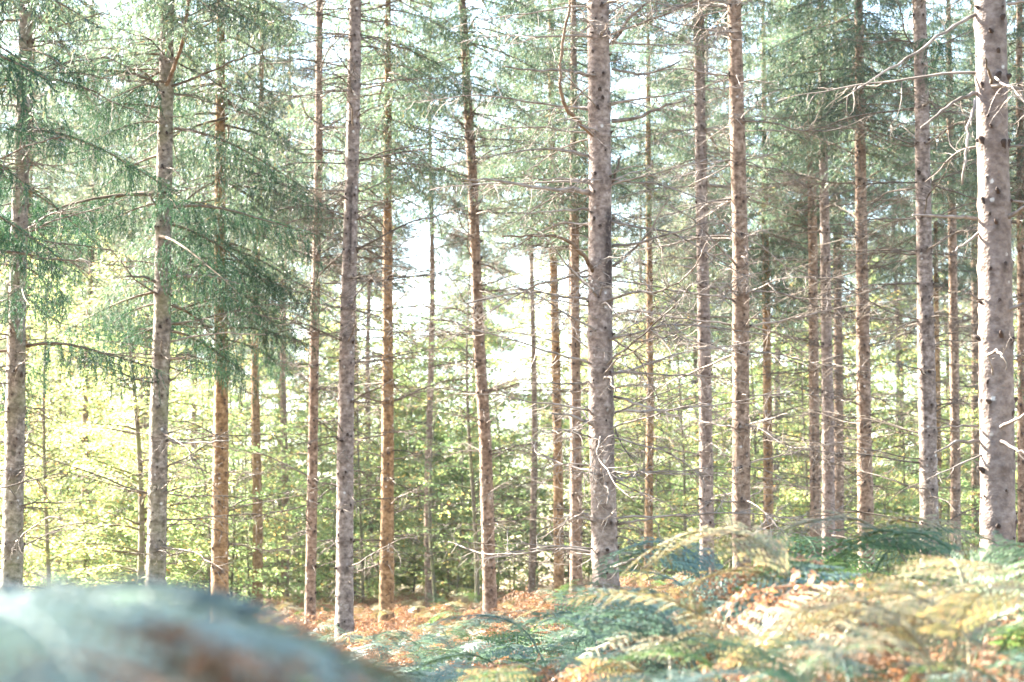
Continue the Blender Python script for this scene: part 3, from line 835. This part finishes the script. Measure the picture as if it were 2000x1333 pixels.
def broadleaf_mesh(H, Rr, seed, n_br, leaf, leaves, bark, z_lo=0.15, lean=0.0, r0=0.05):
    r = np.random.default_rng(seed)
    n = 14
    t = np.linspace(0, 1, n + 1)
    P = np.stack([lean * t + 0.12 * np.sin(t * 5 + seed), 0.10 * np.sin(t * 4 + 2 * seed), H * t - 0.2], 1)
    tw = TB(); tw.add(*tube(P, r0 * (1 - t) ** 0.8 + 0.008, 7))
    tw.A = []
    tl = TB()
    for q in range(n_br):
        s = z_lo + (0.98 - z_lo) * (q + r.uniform(0, 1)) / n_br
        f = s * n; a = int(min(f, n - 1)); p = P[a] + (P[a + 1] - P[a]) * (f - a)
        az = r.uniform(0, 6.3)
        L = Rr * (1.15 - s) ** 0.6 * min(1, 0.5 + 2 * (s - z_lo)) * r.uniform(0.5, 1.1) + 0.2
        B, dd = wander(p, (math.cos(az), math.sin(az), 0.35), L, 6, 0.09, 0.06, r)
        tw.add(*tube(B, np.linspace(0.35 * r0 * (1.1 - s) + 0.006, 0.004, 7), 4))
        k = int(L * leaves)
        u = np.sqrt(r.uniform(0.03, 1, k)) * 6; aa = np.minimum(u.astype(int), 5)
        c = B[aa] + (B[aa + 1] - B[aa]) * (u - aa)[:, None]
        # leaves lie in a flat, slightly wavy spray about the branch
        side = np.array([-math.sin(az), math.cos(az), 0])
        spread = (0.10 + 0.30 * L * (1.05 - u / 6) ** 0.7)
        off = r.uniform(-1, 1, k) * spread
        c = c + side[None, :] * off[:, None] + np.stack([np.zeros(k), np.zeros(k), r.normal(0, 0.05, k) - 0.12 * np.abs(off)], 1)
        dl = unit(np.array([math.cos(az), math.sin(az), -0.25])[None, :] + side[None, :] * np.sign(off)[:, None] * 0.8 + r.normal(0, 0.35, (k, 3)))
        nn = unit(np.array([0, 0, 1.0])[None, :] + r.normal(0, 0.45, (k, 3)))
        ll = leaf * r.uniform(0.6, 1.3, k)
        tl.add(*leafquads(c, dl, nn, ll, ll * 0.62))
    return tw, tl


def bl_pair(H, Rr, seed, n_br, leaf, leaves, bark, lmat, **kw):
    tw, tl = broadleaf_mesh(H, Rr, seed, n_br, leaf, leaves, bark, **kw)
    tw.A = [np.zeros(tw.n, np.float32)]
    return tw.mesh('trunk', [bark], smooth=True, attr='stain'), tl.mesh('crown', [lmat])


BL = [bl_pair(8.0, 2.6, 901, 60, 0.085, 75, BARK_MOSS, BROADLEAF, z_lo=0.06, r0=0.04), bl_pair(6.5, 2.4, 902, 55, 0.085, 80, BARK_MOSS, BROADLEAF_GREEN, z_lo=0.05, r0=0.035),
      bl_pair(9.5, 2.8, 903, 66, 0.09, 75, BARK_MOSS, BROADLEAF, z_lo=0.07, r0=0.045), bl_pair(4.5, 1.9, 904, 44, 0.08, 90, BARK_MOSS, BROADLEAF_GREEN, z_lo=0.05, r0=0.03),
      bl_pair(3.2, 1.6, 905, 36, 0.08, 95, BARK_MOSS, BROADLEAF, z_lo=0.03, r0=0.025)]


def put_broadleaf(x, y, k, label, group, s=1.0, name='sapling_tree'):
    gz = float(ground(x, y))
    root = thing(name, label, 'tree', (x, y, gz), group)
    a = r.uniform(0, 6.3)
    link('trunk', BL[k][0], root, None, (0, 0, a), s)
    link('crown', BL[k][1], root, None, (0, 0, a), s)
    return root


# three that can be told apart: the mossy stems
def mossy(label, d, ax, w, k, z_lo, n_br, Rr, H, lmat, leaves=75):
    pts = [px2w(px, py, d) for px, py in ax]
    x0 = pts[0][0]; gz = float(ground(x0, d))
    root = thing('sapling_tree', label, 'tree', (x0, d, gz))
    rr = w * d / FPX / 2
    tw, tl = broadleaf_mesh(H, Rr, k, n_br, 0.08, leaves, BARK_MOSS, z_lo=z_lo, lean=(pts[-1][0] - pts[0][0]) / (pts[-1][2] - pts[0][2]) * H, r0=rr)
    tw.A = [np.zeros(tw.n, np.float32)]
    link('trunk', tw.mesh('trunk', [BARK_MOSS], smooth=True, attr='stain'), root)
    link('crown', tl.mesh('crown', [lmat]), root)


mossy('young leafy tree with a mossy green stem just left of the lichen-spotted grey spruce', 46.0, [(267, 1200), (275, 870), (262, 700)], 15, 911, 0.12, 62, 2.5, 8.0, BROADLEAF)
mossy('young broadleaved tree with a thin green stem and yellow-green leaves behind the leaning spruce', 55.0, [(922, 1170), (924, 900), (922, 640)], 10, 912, 0.17, 46, 2.0, 8.5, BROADLEAF_GREEN, 55)
mossy('slight crooked sapling in the bright clearing left of the leaning spruce', 66.0, [(846, 1175), (850, 1040), (848, 800)], 8, 913, 0.2, 34, 1.7, 6.5, BROADLEAF, 50)

r = np.random.default_rng(21)
under = []
for q in range(900):
    y = r.uniform(50, 90); u = r.uniform(-1.12, 1.12); x = u * y * 0.212
    if y < 58 and -0.85 < u:
        continue
    if (y < 64 and u > -0.55 and u < 0.25) or (-0.42 < u < 0.30 and y < 74) or (u > 0.30 and y < 62):
        continue
    if any((x - a) ** 2 + (y - b) ** 2 < 1.1 for a, b in trees_xy) or any((x - a) ** 2 + (y - b) ** 2 < 3.2 for a, b in under):
        continue
    under.append((x, y))
    if len(under) >= 135:
        break
for x, y in under:
    u = x / (y * 0.212)
    if u < -0.3:
        k = r.choice([0, 1, 2, 0, 3]); g = 'leafy saplings behind the left trunks'; lab = 'yellow-green broadleaved sapling in the leafy screen behind the left trunks'
    elif u < 0.35:
        k = r.choice([0, 4, 2, 4, 0]); g = 'leafy saplings at the back of the clearing'; lab = 'sunlit broadleaved sapling at the back of the bright clearing'
    else:
        k = r.choice([0, 3, 4, 0, 4]); g = 'leafy saplings among the right trunks'; lab = 'light green sapling glimpsed between the close-set right trunks'
    put_broadleaf(x, y, k, lab, g, r.uniform(0.8, 1.15))

# ------------------------------------------------------------------ bracken


def frond_mesh(name, seed, fmat, stalk=0.45, blade=0.65, dead=False, arch=1.0, pairs=15, pinn=11, lean0=0.2):
    r = np.random.default_rng(seed)
    tb = TB()
    ns, nb = 5, pairs
    ang = lean0 + r.uniform(-0.05, 0.1)
    p = np.array([0, 0, -0.04]); P = [p]
    yaw = 0.0
    n_all = ns + nb
    angs = []
    for i in range(n_all):
        if i < ns:
            ang += 0.05; st = stalk / ns
        else:
            ang += arch * (0.17 if i < ns + nb * 0.35 else 0.075) * r.uniform(0.6, 1.4) * 15 / nb; st = blade / nb
        yaw += r.normal(0, 0.04 if not dead else 0.12)
        p = p + st * np.array([math.sin(ang) * math.cos(yaw), math.sin(ang) * math.sin(yaw), math.cos(ang)])
        P.append(p); angs.append(ang)
    P = np.array(P)
    t = np.linspace(0, 1, len(P))
    tb.add(*tube(P, 0.0045 * (1 - t) + 0.0012, 4))
    lmax = blade * r.uniform(0.36, 0.46)
    for i in range(nb):
        s = i / nb
        o = P[ns + i]; tang = unit(P[ns + i + 1] - P[ns + i])
        sideY = unit(np.cross(np.array([0, 0, 1.0]), tang)); up = np.cross(tang, sideY)
        l = lmax * (1 - s) ** 0.85 * min(1.0, 0.75 + s * 2.5) * r.uniform(0.85, 1.1) + 0.015
        for sd in (-1, 1):
            lift = r.normal(0.05, 0.12) if not dead else r.normal(-0.3, 0.55)
            d = unit(sideY * sd + tang * (0.42 if not dead else r.normal(0.4, 0.3)) + up * lift)
            m = max(3, int(pinn * (0.4 + 0.6 * l / lmax)))
            q = np.linspace(0, 1, m + 1)
            droop = (0.18 if not dead else r.uniform(0.2, 0.9)) * l
            Q = o[None, :] + d[None, :] * (l * q)[:, None] - np.array([0, 0, 1.0])[None, :] * (droop * q ** 2)[:, None]
            if dead:
                Q += r.normal(0, 0.008, Q.shape) * q[:, None]
            seg = unit(np.gradient(Q, axis=0))
            nrm = unit(up[None, :] + r.normal(0, 0.12 if not dead else 0.7, (m + 1, 3)))
            wv = unit(np.cross(seg, nrm))
            pl = 0.115 * l * (1 - q) ** 0.7 + 0.006
            for sg in (-1, 1):
                dirs = unit(wv * sg + seg * 0.35 + (r.normal(0, 0.25, seg.shape) if dead else 0) - nrm * 0.12)
                V, T = leafquads(Q[:-1], dirs[:-1], nrm[:-1], pl[:-1] * r.uniform(0.8, 1.15, m), np.minimum(l / m * 0.72, 0.03))
                tb.add(V, T)
            # the midrib strip keeps the pinna together
            tb.add(*tube(Q, np.linspace(0.0022, 0.0008, m + 1), 3, False))
    return tb.mesh(name, [fmat])


FR = {}
for nm, fm in (('green', FERN_GREEN), ('teal', FERN_TEAL), ('yellow', FERN_YELLOW)):
    FR[nm] = [frond_mesh('frond', 40 + i, fm, st, bl, arch=ar) for i, (st, bl, ar) in enumerate(((0.40, 0.62, 1.0), (0.55, 0.70, 1.05), (0.30, 0.55, 1.2), (0.50, 0.60, 0.85)))]
FR['brown'] = [frond_mesh('frond', 60 + i, FERN_BROWN, st, bl, True, ar) for i, (st, bl, ar) in enumerate(((0.30, 0.60, 1.5), (0.40, 0.65, 1.3), (0.22, 0.5, 1.7), (0.45, 0.6, 1.2)))]

FR_LONG = {'teal': [frond_mesh('frond', 71, FERN_BRIGHTENED, 0.95, 0.45)], 'green': [frond_mesh('frond', 72, FERN_GREEN, 0.95, 0.45)], 'brown': [frond_mesh('frond', 73, FERN_BROWN, 0.9, 0.45, True, 1.1)]}
FERN_LABEL = {
    ('teal', 'left'): 'blue-green bracken fern in the low shaded hollow left of centre',
    ('green', 'left'): 'green bracken fern in the low shaded hollow left of centre',
    ('brown', 'left'): 'browned bracken fern in the low shaded hollow left of centre',
    ('yellow', 'left'): 'yellowing bracken fern in the low shaded hollow left of centre',
    ('teal', 'bank'): 'blue-green bracken fern on the slope in front of the knotty trunk',
    ('green', 'bank'): 'green bracken fern on the slope in front of the knotty trunk',
    ('brown', 'bank'): 'browned bracken fern on the slope in front of the knotty trunk',
    ('yellow', 'bank'): 'yellowing bracken fern on the slope in front of the knotty trunk',
    ('teal', 'crest'): 'blue-green bracken fern on the sunlit crest in front of the stoutest trunk',
    ('green', 'crest'): 'green bracken fern on the sunlit crest in front of the stoutest trunk',
    ('brown', 'crest'): 'orange-brown bracken fern on the sunlit crest in front of the stoutest trunk',
    ('yellow', 'crest'): 'pale yellow bracken fern on the sunlit crest in front of the stoutest trunk',
}
r = np.random.default_rng(31)


def fern(x, y, col, label, group, n=3, s=1.0, az=None, name='bracken_fern', tilt=0.0, variant=None, calm=1.0, lib=None):
    gz = float(ground(x, y))
    root = thing(name, label, 'fern', (x, y, gz), group)
    for q in range(n):
        a = r.uniform(0, 6.3) if az is None else az + r.normal(0, 0.35)
        ms = (lib or FR)[col][r.integers(0, 4) if variant is None else variant]
        link('frond', ms, root, (r.normal(0, 0.03), r.normal(0, 0.03), 0), (r.normal(0, 0.1) * calm, tilt + r.normal(0, 0.12) * calm, a), s * (1 + calm * r.uniform(-0.15, 0.15)))
    return root


# the near, out-of-focus mound at the lower left
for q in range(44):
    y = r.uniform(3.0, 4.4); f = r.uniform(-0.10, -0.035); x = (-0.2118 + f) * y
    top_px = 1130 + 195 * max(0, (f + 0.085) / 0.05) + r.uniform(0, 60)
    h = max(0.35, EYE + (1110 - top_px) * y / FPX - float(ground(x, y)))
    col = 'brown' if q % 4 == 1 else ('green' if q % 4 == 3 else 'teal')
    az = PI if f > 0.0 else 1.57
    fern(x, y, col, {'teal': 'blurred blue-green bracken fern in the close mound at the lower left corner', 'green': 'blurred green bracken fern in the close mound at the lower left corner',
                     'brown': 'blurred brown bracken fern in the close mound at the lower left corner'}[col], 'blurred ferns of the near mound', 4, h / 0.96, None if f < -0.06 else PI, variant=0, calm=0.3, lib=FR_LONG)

# the bank and the hollow
r = np.random.default_rng(35)
spots = []

for q in range(6000):
    y = 6.5 + 19 * r.uniform() ** 0.8; x = r.uniform(-1.1, 1.1) * (y * 0.212 + 0.2)
    if y < 9 and x < -0.10 * y:
        continue
    if any((x - a) ** 2 + (y - b) ** 2 < 0.34 ** 2 for a, b in spots) or (x - 4.33) ** 2 + (y - 21.6) ** 2 < 0.12 or (x - 1.08) ** 2 + (y - 28) ** 2 < 0.12:
        continue
    spots.append((x, y))
    if len(spots) >= 265:
        break
for x, y in spots:
    u = x / (y * 0.212)
    if u < -0.12:
        z = 'left'; p = (0.50, 0.10, 0.34, 0.06)
    elif u < 0.45:
        z = 'bank'; p = (0.34, 0.16, 0.40, 0.10)
    else:
        z = 'crest'; p = (0.12, 0.20, 0.50, 0.18)
    col = r.choice(['teal', 'green', 'brown', 'yellow'], p=p)
    s = r.uniform(0.95, 1.35) if col != 'brown' else r.uniform(0.9, 1.2)
    if z == 'left':
        s *= 0.85
    if z == 'bank':
        s *= 1.04
    if z == 'crest':
        s *= 1.0
    fern(x, y, col, FERN_LABEL[(col, z)], {'left': 'bracken ferns in the low hollow', 'bank': 'bracken ferns on the slope', 'crest': 'bracken ferns on the sunlit crest'}[z], int(r.integers(2, 5)), s)


# tall fronds that stand out
def tall(px, py, d, col, label, n, az, variant=1, tilt=0.0):
    p = px2w(px, py, d)
    h = p[2] - float(ground(p[0], d))
    fern(p[0], d, col, label, None, n, max(0.5, h / {0: 0.50, 1: 0.66, 3: 0.62}[variant]), az, tilt=tilt, variant=variant)


tall(1790, 1015, 14.5, 'green', 'big bright green bracken frond arching up before the stoutest trunk', 3, 0.1, 1)
tall(1975, 965, 15.5, 'green', 'tall green fern with flat fronds across the foot of the stoutest trunk', 2, 2.9, 1)
tall(1880, 968, 16.5, 'yellow', 'tall pale yellow fern frond reaching across before the dark-banded trunk', 2, 2.6, 1)
tall(1600, 985, 17.0, 'green', 'upright green fern standing before the pale clean trunk', 2, 1.5, 3)
tall(1700, 1035, 15.0, 'brown', 'long orange-brown fern spray drooping above the bank', 2, 2.8, 1)
tall(1120, 1105, 20.0, 'green', 'bright green fern tip standing up beside the foot of the knotty trunk', 2, 1.2, 3)
tall(1900, 1120, 11.0, 'yellow', 'broad sunlit cream-yellow fern with wide level fronds at the right edge', 5, 2.4, 0)
tall(1400, 1190, 13.0, 'teal', 'wide pale blue-green fern on the slope below the banded trunk', 5, 2.6, 0)
tall(1560, 1130, 13.5, 'teal', 'dense blue-green fern with feathery fronds at the middle of the bank', 5, 2.2, 0)
tall(1290, 1165, 21.0, 'teal', 'tall blue-green fern spreading right of the foot of the knotty trunk', 2, 0.3, 1)
tall(1450, 1072, 16.5, 'teal', 'tall blue-green fern fanning out below the sturdy banded trunk', 3, 2.9, 1)
tall(1640, 1048, 14.0, 'yellow', 'long gold fern frond reaching level across the clean pale trunk', 3, 2.7, 1)
tall(1550, 1095, 15.0, 'brown', 'rusty curled fern on the crest below the thin orange-barked trunk', 5, 1.4, 3)
tall(1760, 1085, 13.0, 'brown', 'rusty drooping fern on the crest below the tall dark-banded trunk', 5, 2.0, 3)
tall(1860, 1060, 12.5, 'green', 'yellow-green fern arching just left of the stoutest trunk', 3, 0.4, 0)
tall(1935, 1150, 9.5, 'yellow', 'cream fern with level fronds low at the right edge', 4, 2.8, 1)

# ------------------------------------------------------------------ labels that tell the repeats apart: by the trunk they stand before or between, then by depth
MARKS = [(24, 'edge grey trunk'), (305, 'lichen-spotted trunk'), (430, 'broad orange trunk'), (605, 'slender brown trunk'), (673, 'smooth cracked trunk'),
         (755, 'orange-flanked trunk'), (950, 'leaning trunk'), (1090, 'twig-wrapped trunk'), (1180, 'thick knotty trunk'), (1268, 'lone thin trunk'),
         (1380, 'dotted pale trunk'), (1448, 'sturdy banded trunk'), (1500, 'thin orange-barked trunk'), (1617, 'clean pale trunk'), (1688, 'flaky-edged trunk'),
         (1812, 'tall dark-banded trunk'), (1864, 'dark slim trunk'), (1948, 'stoutest trunk')]
ORD = ['nearest', 'second nearest', 'third nearest', 'fourth nearest', 'fifth nearest', 'sixth nearest', 'seventh nearest', 'eighth nearest', 'ninth nearest', 'tenth nearest']


def relabel(sel, where):
    bins = {}
    for o in sel:
        px = 1000 + FPX * o.location.x / o.location.y
        bins.setdefault(where(o, px), []).append(o)
    for text, os_ in bins.items():
        os_.sort(key=lambda o: o.location.y)
        for k, o in enumerate(os_):
            o['label'] = text if len(os_) == 1 else text + ', ' + (ORD[k] if k < len(os_) - 1 or k < 1 else 'farthest') + ' of these' if k < 10 else text


def gap(px):
    a = [m for m in MARKS if m[0] <= px]; b = [m for m in MARKS if m[0] > px]
    if not a:
        return 'beside the ' + MARKS[0][1]
    if not b:
        return 'beside the ' + MARKS[-1][1]
    return 'between the %s and the %s' % (a[-1][1], b[0][1])


def nearest_mark(px):
    return min(MARKS, key=lambda m: abs(m[0] - px))[1]


COLWORD = {'teal': 'blue-green', 'green': 'green', 'brown': 'browned', 'yellow': 'yellowing'}
relabel([o for o in C.objects if o.get('group', '').startswith('leafy saplings')], lambda o, px: 'leafy sapling ' + gap(px))
relabel([o for o in C.objects if o.get('group', '').startswith('far spruces')], lambda o, px: 'far spruce ' + gap(px))
relabel([o for o in C.objects if o.get('group', '').startswith('bracken ferns')], lambda o, px: '%s bracken fern below the %s' % (' '.join(o['label'].split(' bracken')[0].split()), nearest_mark(px)))

# ------------------------------------------------------------------ bracken beyond counting: geometry-node instances on points
bank_sets = {}
for nm in FR:
    col = bpy.data.collections.new('bracken_' + nm)
    for me in FR[nm]:
        col.objects.link(bpy.data.objects.new('frond', me))
    bank_sets[nm] = col


def scatter(name, pts, rots, scl, idx, col):
    me = bpy.data.meshes.new(name)
    me.from_pydata([tuple(p) for p in pts], [], [])
    a = me.attributes.new('rot', 'FLOAT_VECTOR', 'POINT'); a.data.foreach_set('vector', np.asarray(rots, np.float32).ravel())
    a = me.attributes.new('scl', 'FLOAT', 'POINT'); a.data.foreach_set('value', np.asarray(scl, np.float32))
    a = me.attributes.new('idx', 'INT', 'POINT'); a.data.foreach_set('value', np.asarray(idx, np.int32))
    o = link(name, me); o['kind'] = 'stuff'
    ng = bpy.data.node_groups.new(name, 'GeometryNodeTree')
    ng.interface.new_socket('Geometry', in_out='INPUT', socket_type='NodeSocketGeometry')
    ng.interface.new_socket('Geometry', in_out='OUTPUT', socket_type='NodeSocketGeometry')
    gi = ng.nodes.new('NodeGroupInput'); go = ng.nodes.new('NodeGroupOutput')
    mp = ng.nodes.new('GeometryNodeMeshToPoints')
    ip = ng.nodes.new('GeometryNodeInstanceOnPoints'); ci = ng.nodes.new('GeometryNodeCollectionInfo')
    ci.inputs['Collection'].default_value = col; ci.inputs['Separate Children'].default_value = True; ci.inputs['Reset Children'].default_value = True
    ip.inputs['Pick Instance'].default_value = True

    def attr(nm, ty, sock):
        n = ng.nodes.new('GeometryNodeInputNamedAttribute'); n.data_type = ty; n.inputs['Name'].default_value = nm
        ng.links.new(n.outputs['Attribute'], ip.inputs[sock])
    attr('rot', 'FLOAT_VECTOR', 'Rotation'); attr('scl', 'FLOAT', 'Scale'); attr('idx', 'INT', 'Instance Index')
    ng.links.new(gi.outputs[0], mp.inputs[0]); ng.links.new(mp.outputs[0], ip.inputs['Points']); ng.links.new(ci.outputs[0], ip.inputs['Instance'])
    ng.links.new(ip.outputs[0], go.inputs[0])
    m = o.modifiers.new('scatter', 'NODES'); m.node_group = ng
    return o


r = np.random.default_rng(41)


def field(name, col, n, y0, y1, s0, s1, keep=None, half=0.235):
    y = np.sqrt(r.uniform(y0 ** 2, y1 ** 2, n)); x = r.uniform(-1, 1, n) * (y * half + 0.4)
    if keep is not None:
        k = keep(x, y); x, y = x[k], y[k]
    m = len(x)
    pts = np.stack([x, y, ground(x, y)], 1)
    rots = np.stack([r.normal(0, 0.15, m), r.normal(0, 0.2, m), r.uniform(0, 6.3, m)], 1)
    return scatter(name, pts, rots, r.uniform(s0, s1, m), r.integers(0, 4, m), bank_sets[col])


field('dead_bracken_litter', 'brown', 2600, 5, 30, 0.55, 0.95, lambda x, y: (x > -0.02 * y) | (r.uniform(0, 1, len(x)) < 0.35))
field('browned_bracken_cover', 'brown', 6500, 27, 85, 0.8, 1.3)
field('yellow_bracken_cover', 'yellow', 1500, 30, 85, 0.8, 1.2)
field('green_bracken_cover', 'green', 1300, 25, 70, 0.8, 1.2, lambda x, y: (x > 0.02 * y) | (r.uniform(0, 1, len(x)) < 0.35))
field('blue_green_bracken_cover', 'teal', 2400, 9, 38, 0.7, 1.1, lambda x, y: (x < 0.06 * y) | (r.uniform(0, 1, len(x)) < 0.3))

# ------------------------------------------------------------------ the wood beyond, which reads as one mass
wc = bpy.data.collections.new('woodland')
for k in range(4):
    wc.objects.link(bpy.data.objects.new('crown', BL[k][1]))
r = np.random.default_rng(51)
m = 180

y = r.uniform(88, 128, m); x = r.uniform(-1.15, 1.15, m) * y * 0.212
scatter('distant_woodland', np.stack([x, y, ground(x, np.minimum(y, 130))], 1), np.stack([np.zeros(m), np.zeros(m), r.uniform(0, 6.3, m)], 1), r.uniform(1.1, 1.75, m), r.integers(0, 3, m), wc)

# ------------------------------------------------------------------ haze
tb = TB()
hx0, hx1, hy0, hy1, hz0, hz1 = -905, 905, -305, 1525, -1.6, 27.5
V = [(x, y, z) for z in (hz0, hz1) for y in (hy0, hy1) for x in (hx0, hx1)]
F = [(0, 2, 3), (0, 3, 1), (4, 5, 7), (4, 7, 6), (0, 1, 5), (0, 5, 4), (1, 3, 7), (1, 7, 5), (3, 2, 6), (3, 6, 7), (2, 0, 4), (2, 4, 6)]
tb.add(V, F)
hm = bpy.data.materials.new('haze'); hm.use_nodes = True
hn = hm.node_tree; hn.nodes.remove(hn.nodes['Principled BSDF'])
pv = hn.nodes.new('ShaderNodeVolumePrincipled'); pv.inputs['Density'].default_value = HAZE
pv.inputs['Color'].default_value = (0.9, 0.92, 0.95, 1); pv.inputs['Anisotropy'].default_value = 0.35
hn.links.new(pv.outputs[0], hn.nodes['Material Output'].inputs['Volume'])
ho = link('haze', tb.mesh('haze', [hm])); ho['kind'] = 'stuff'
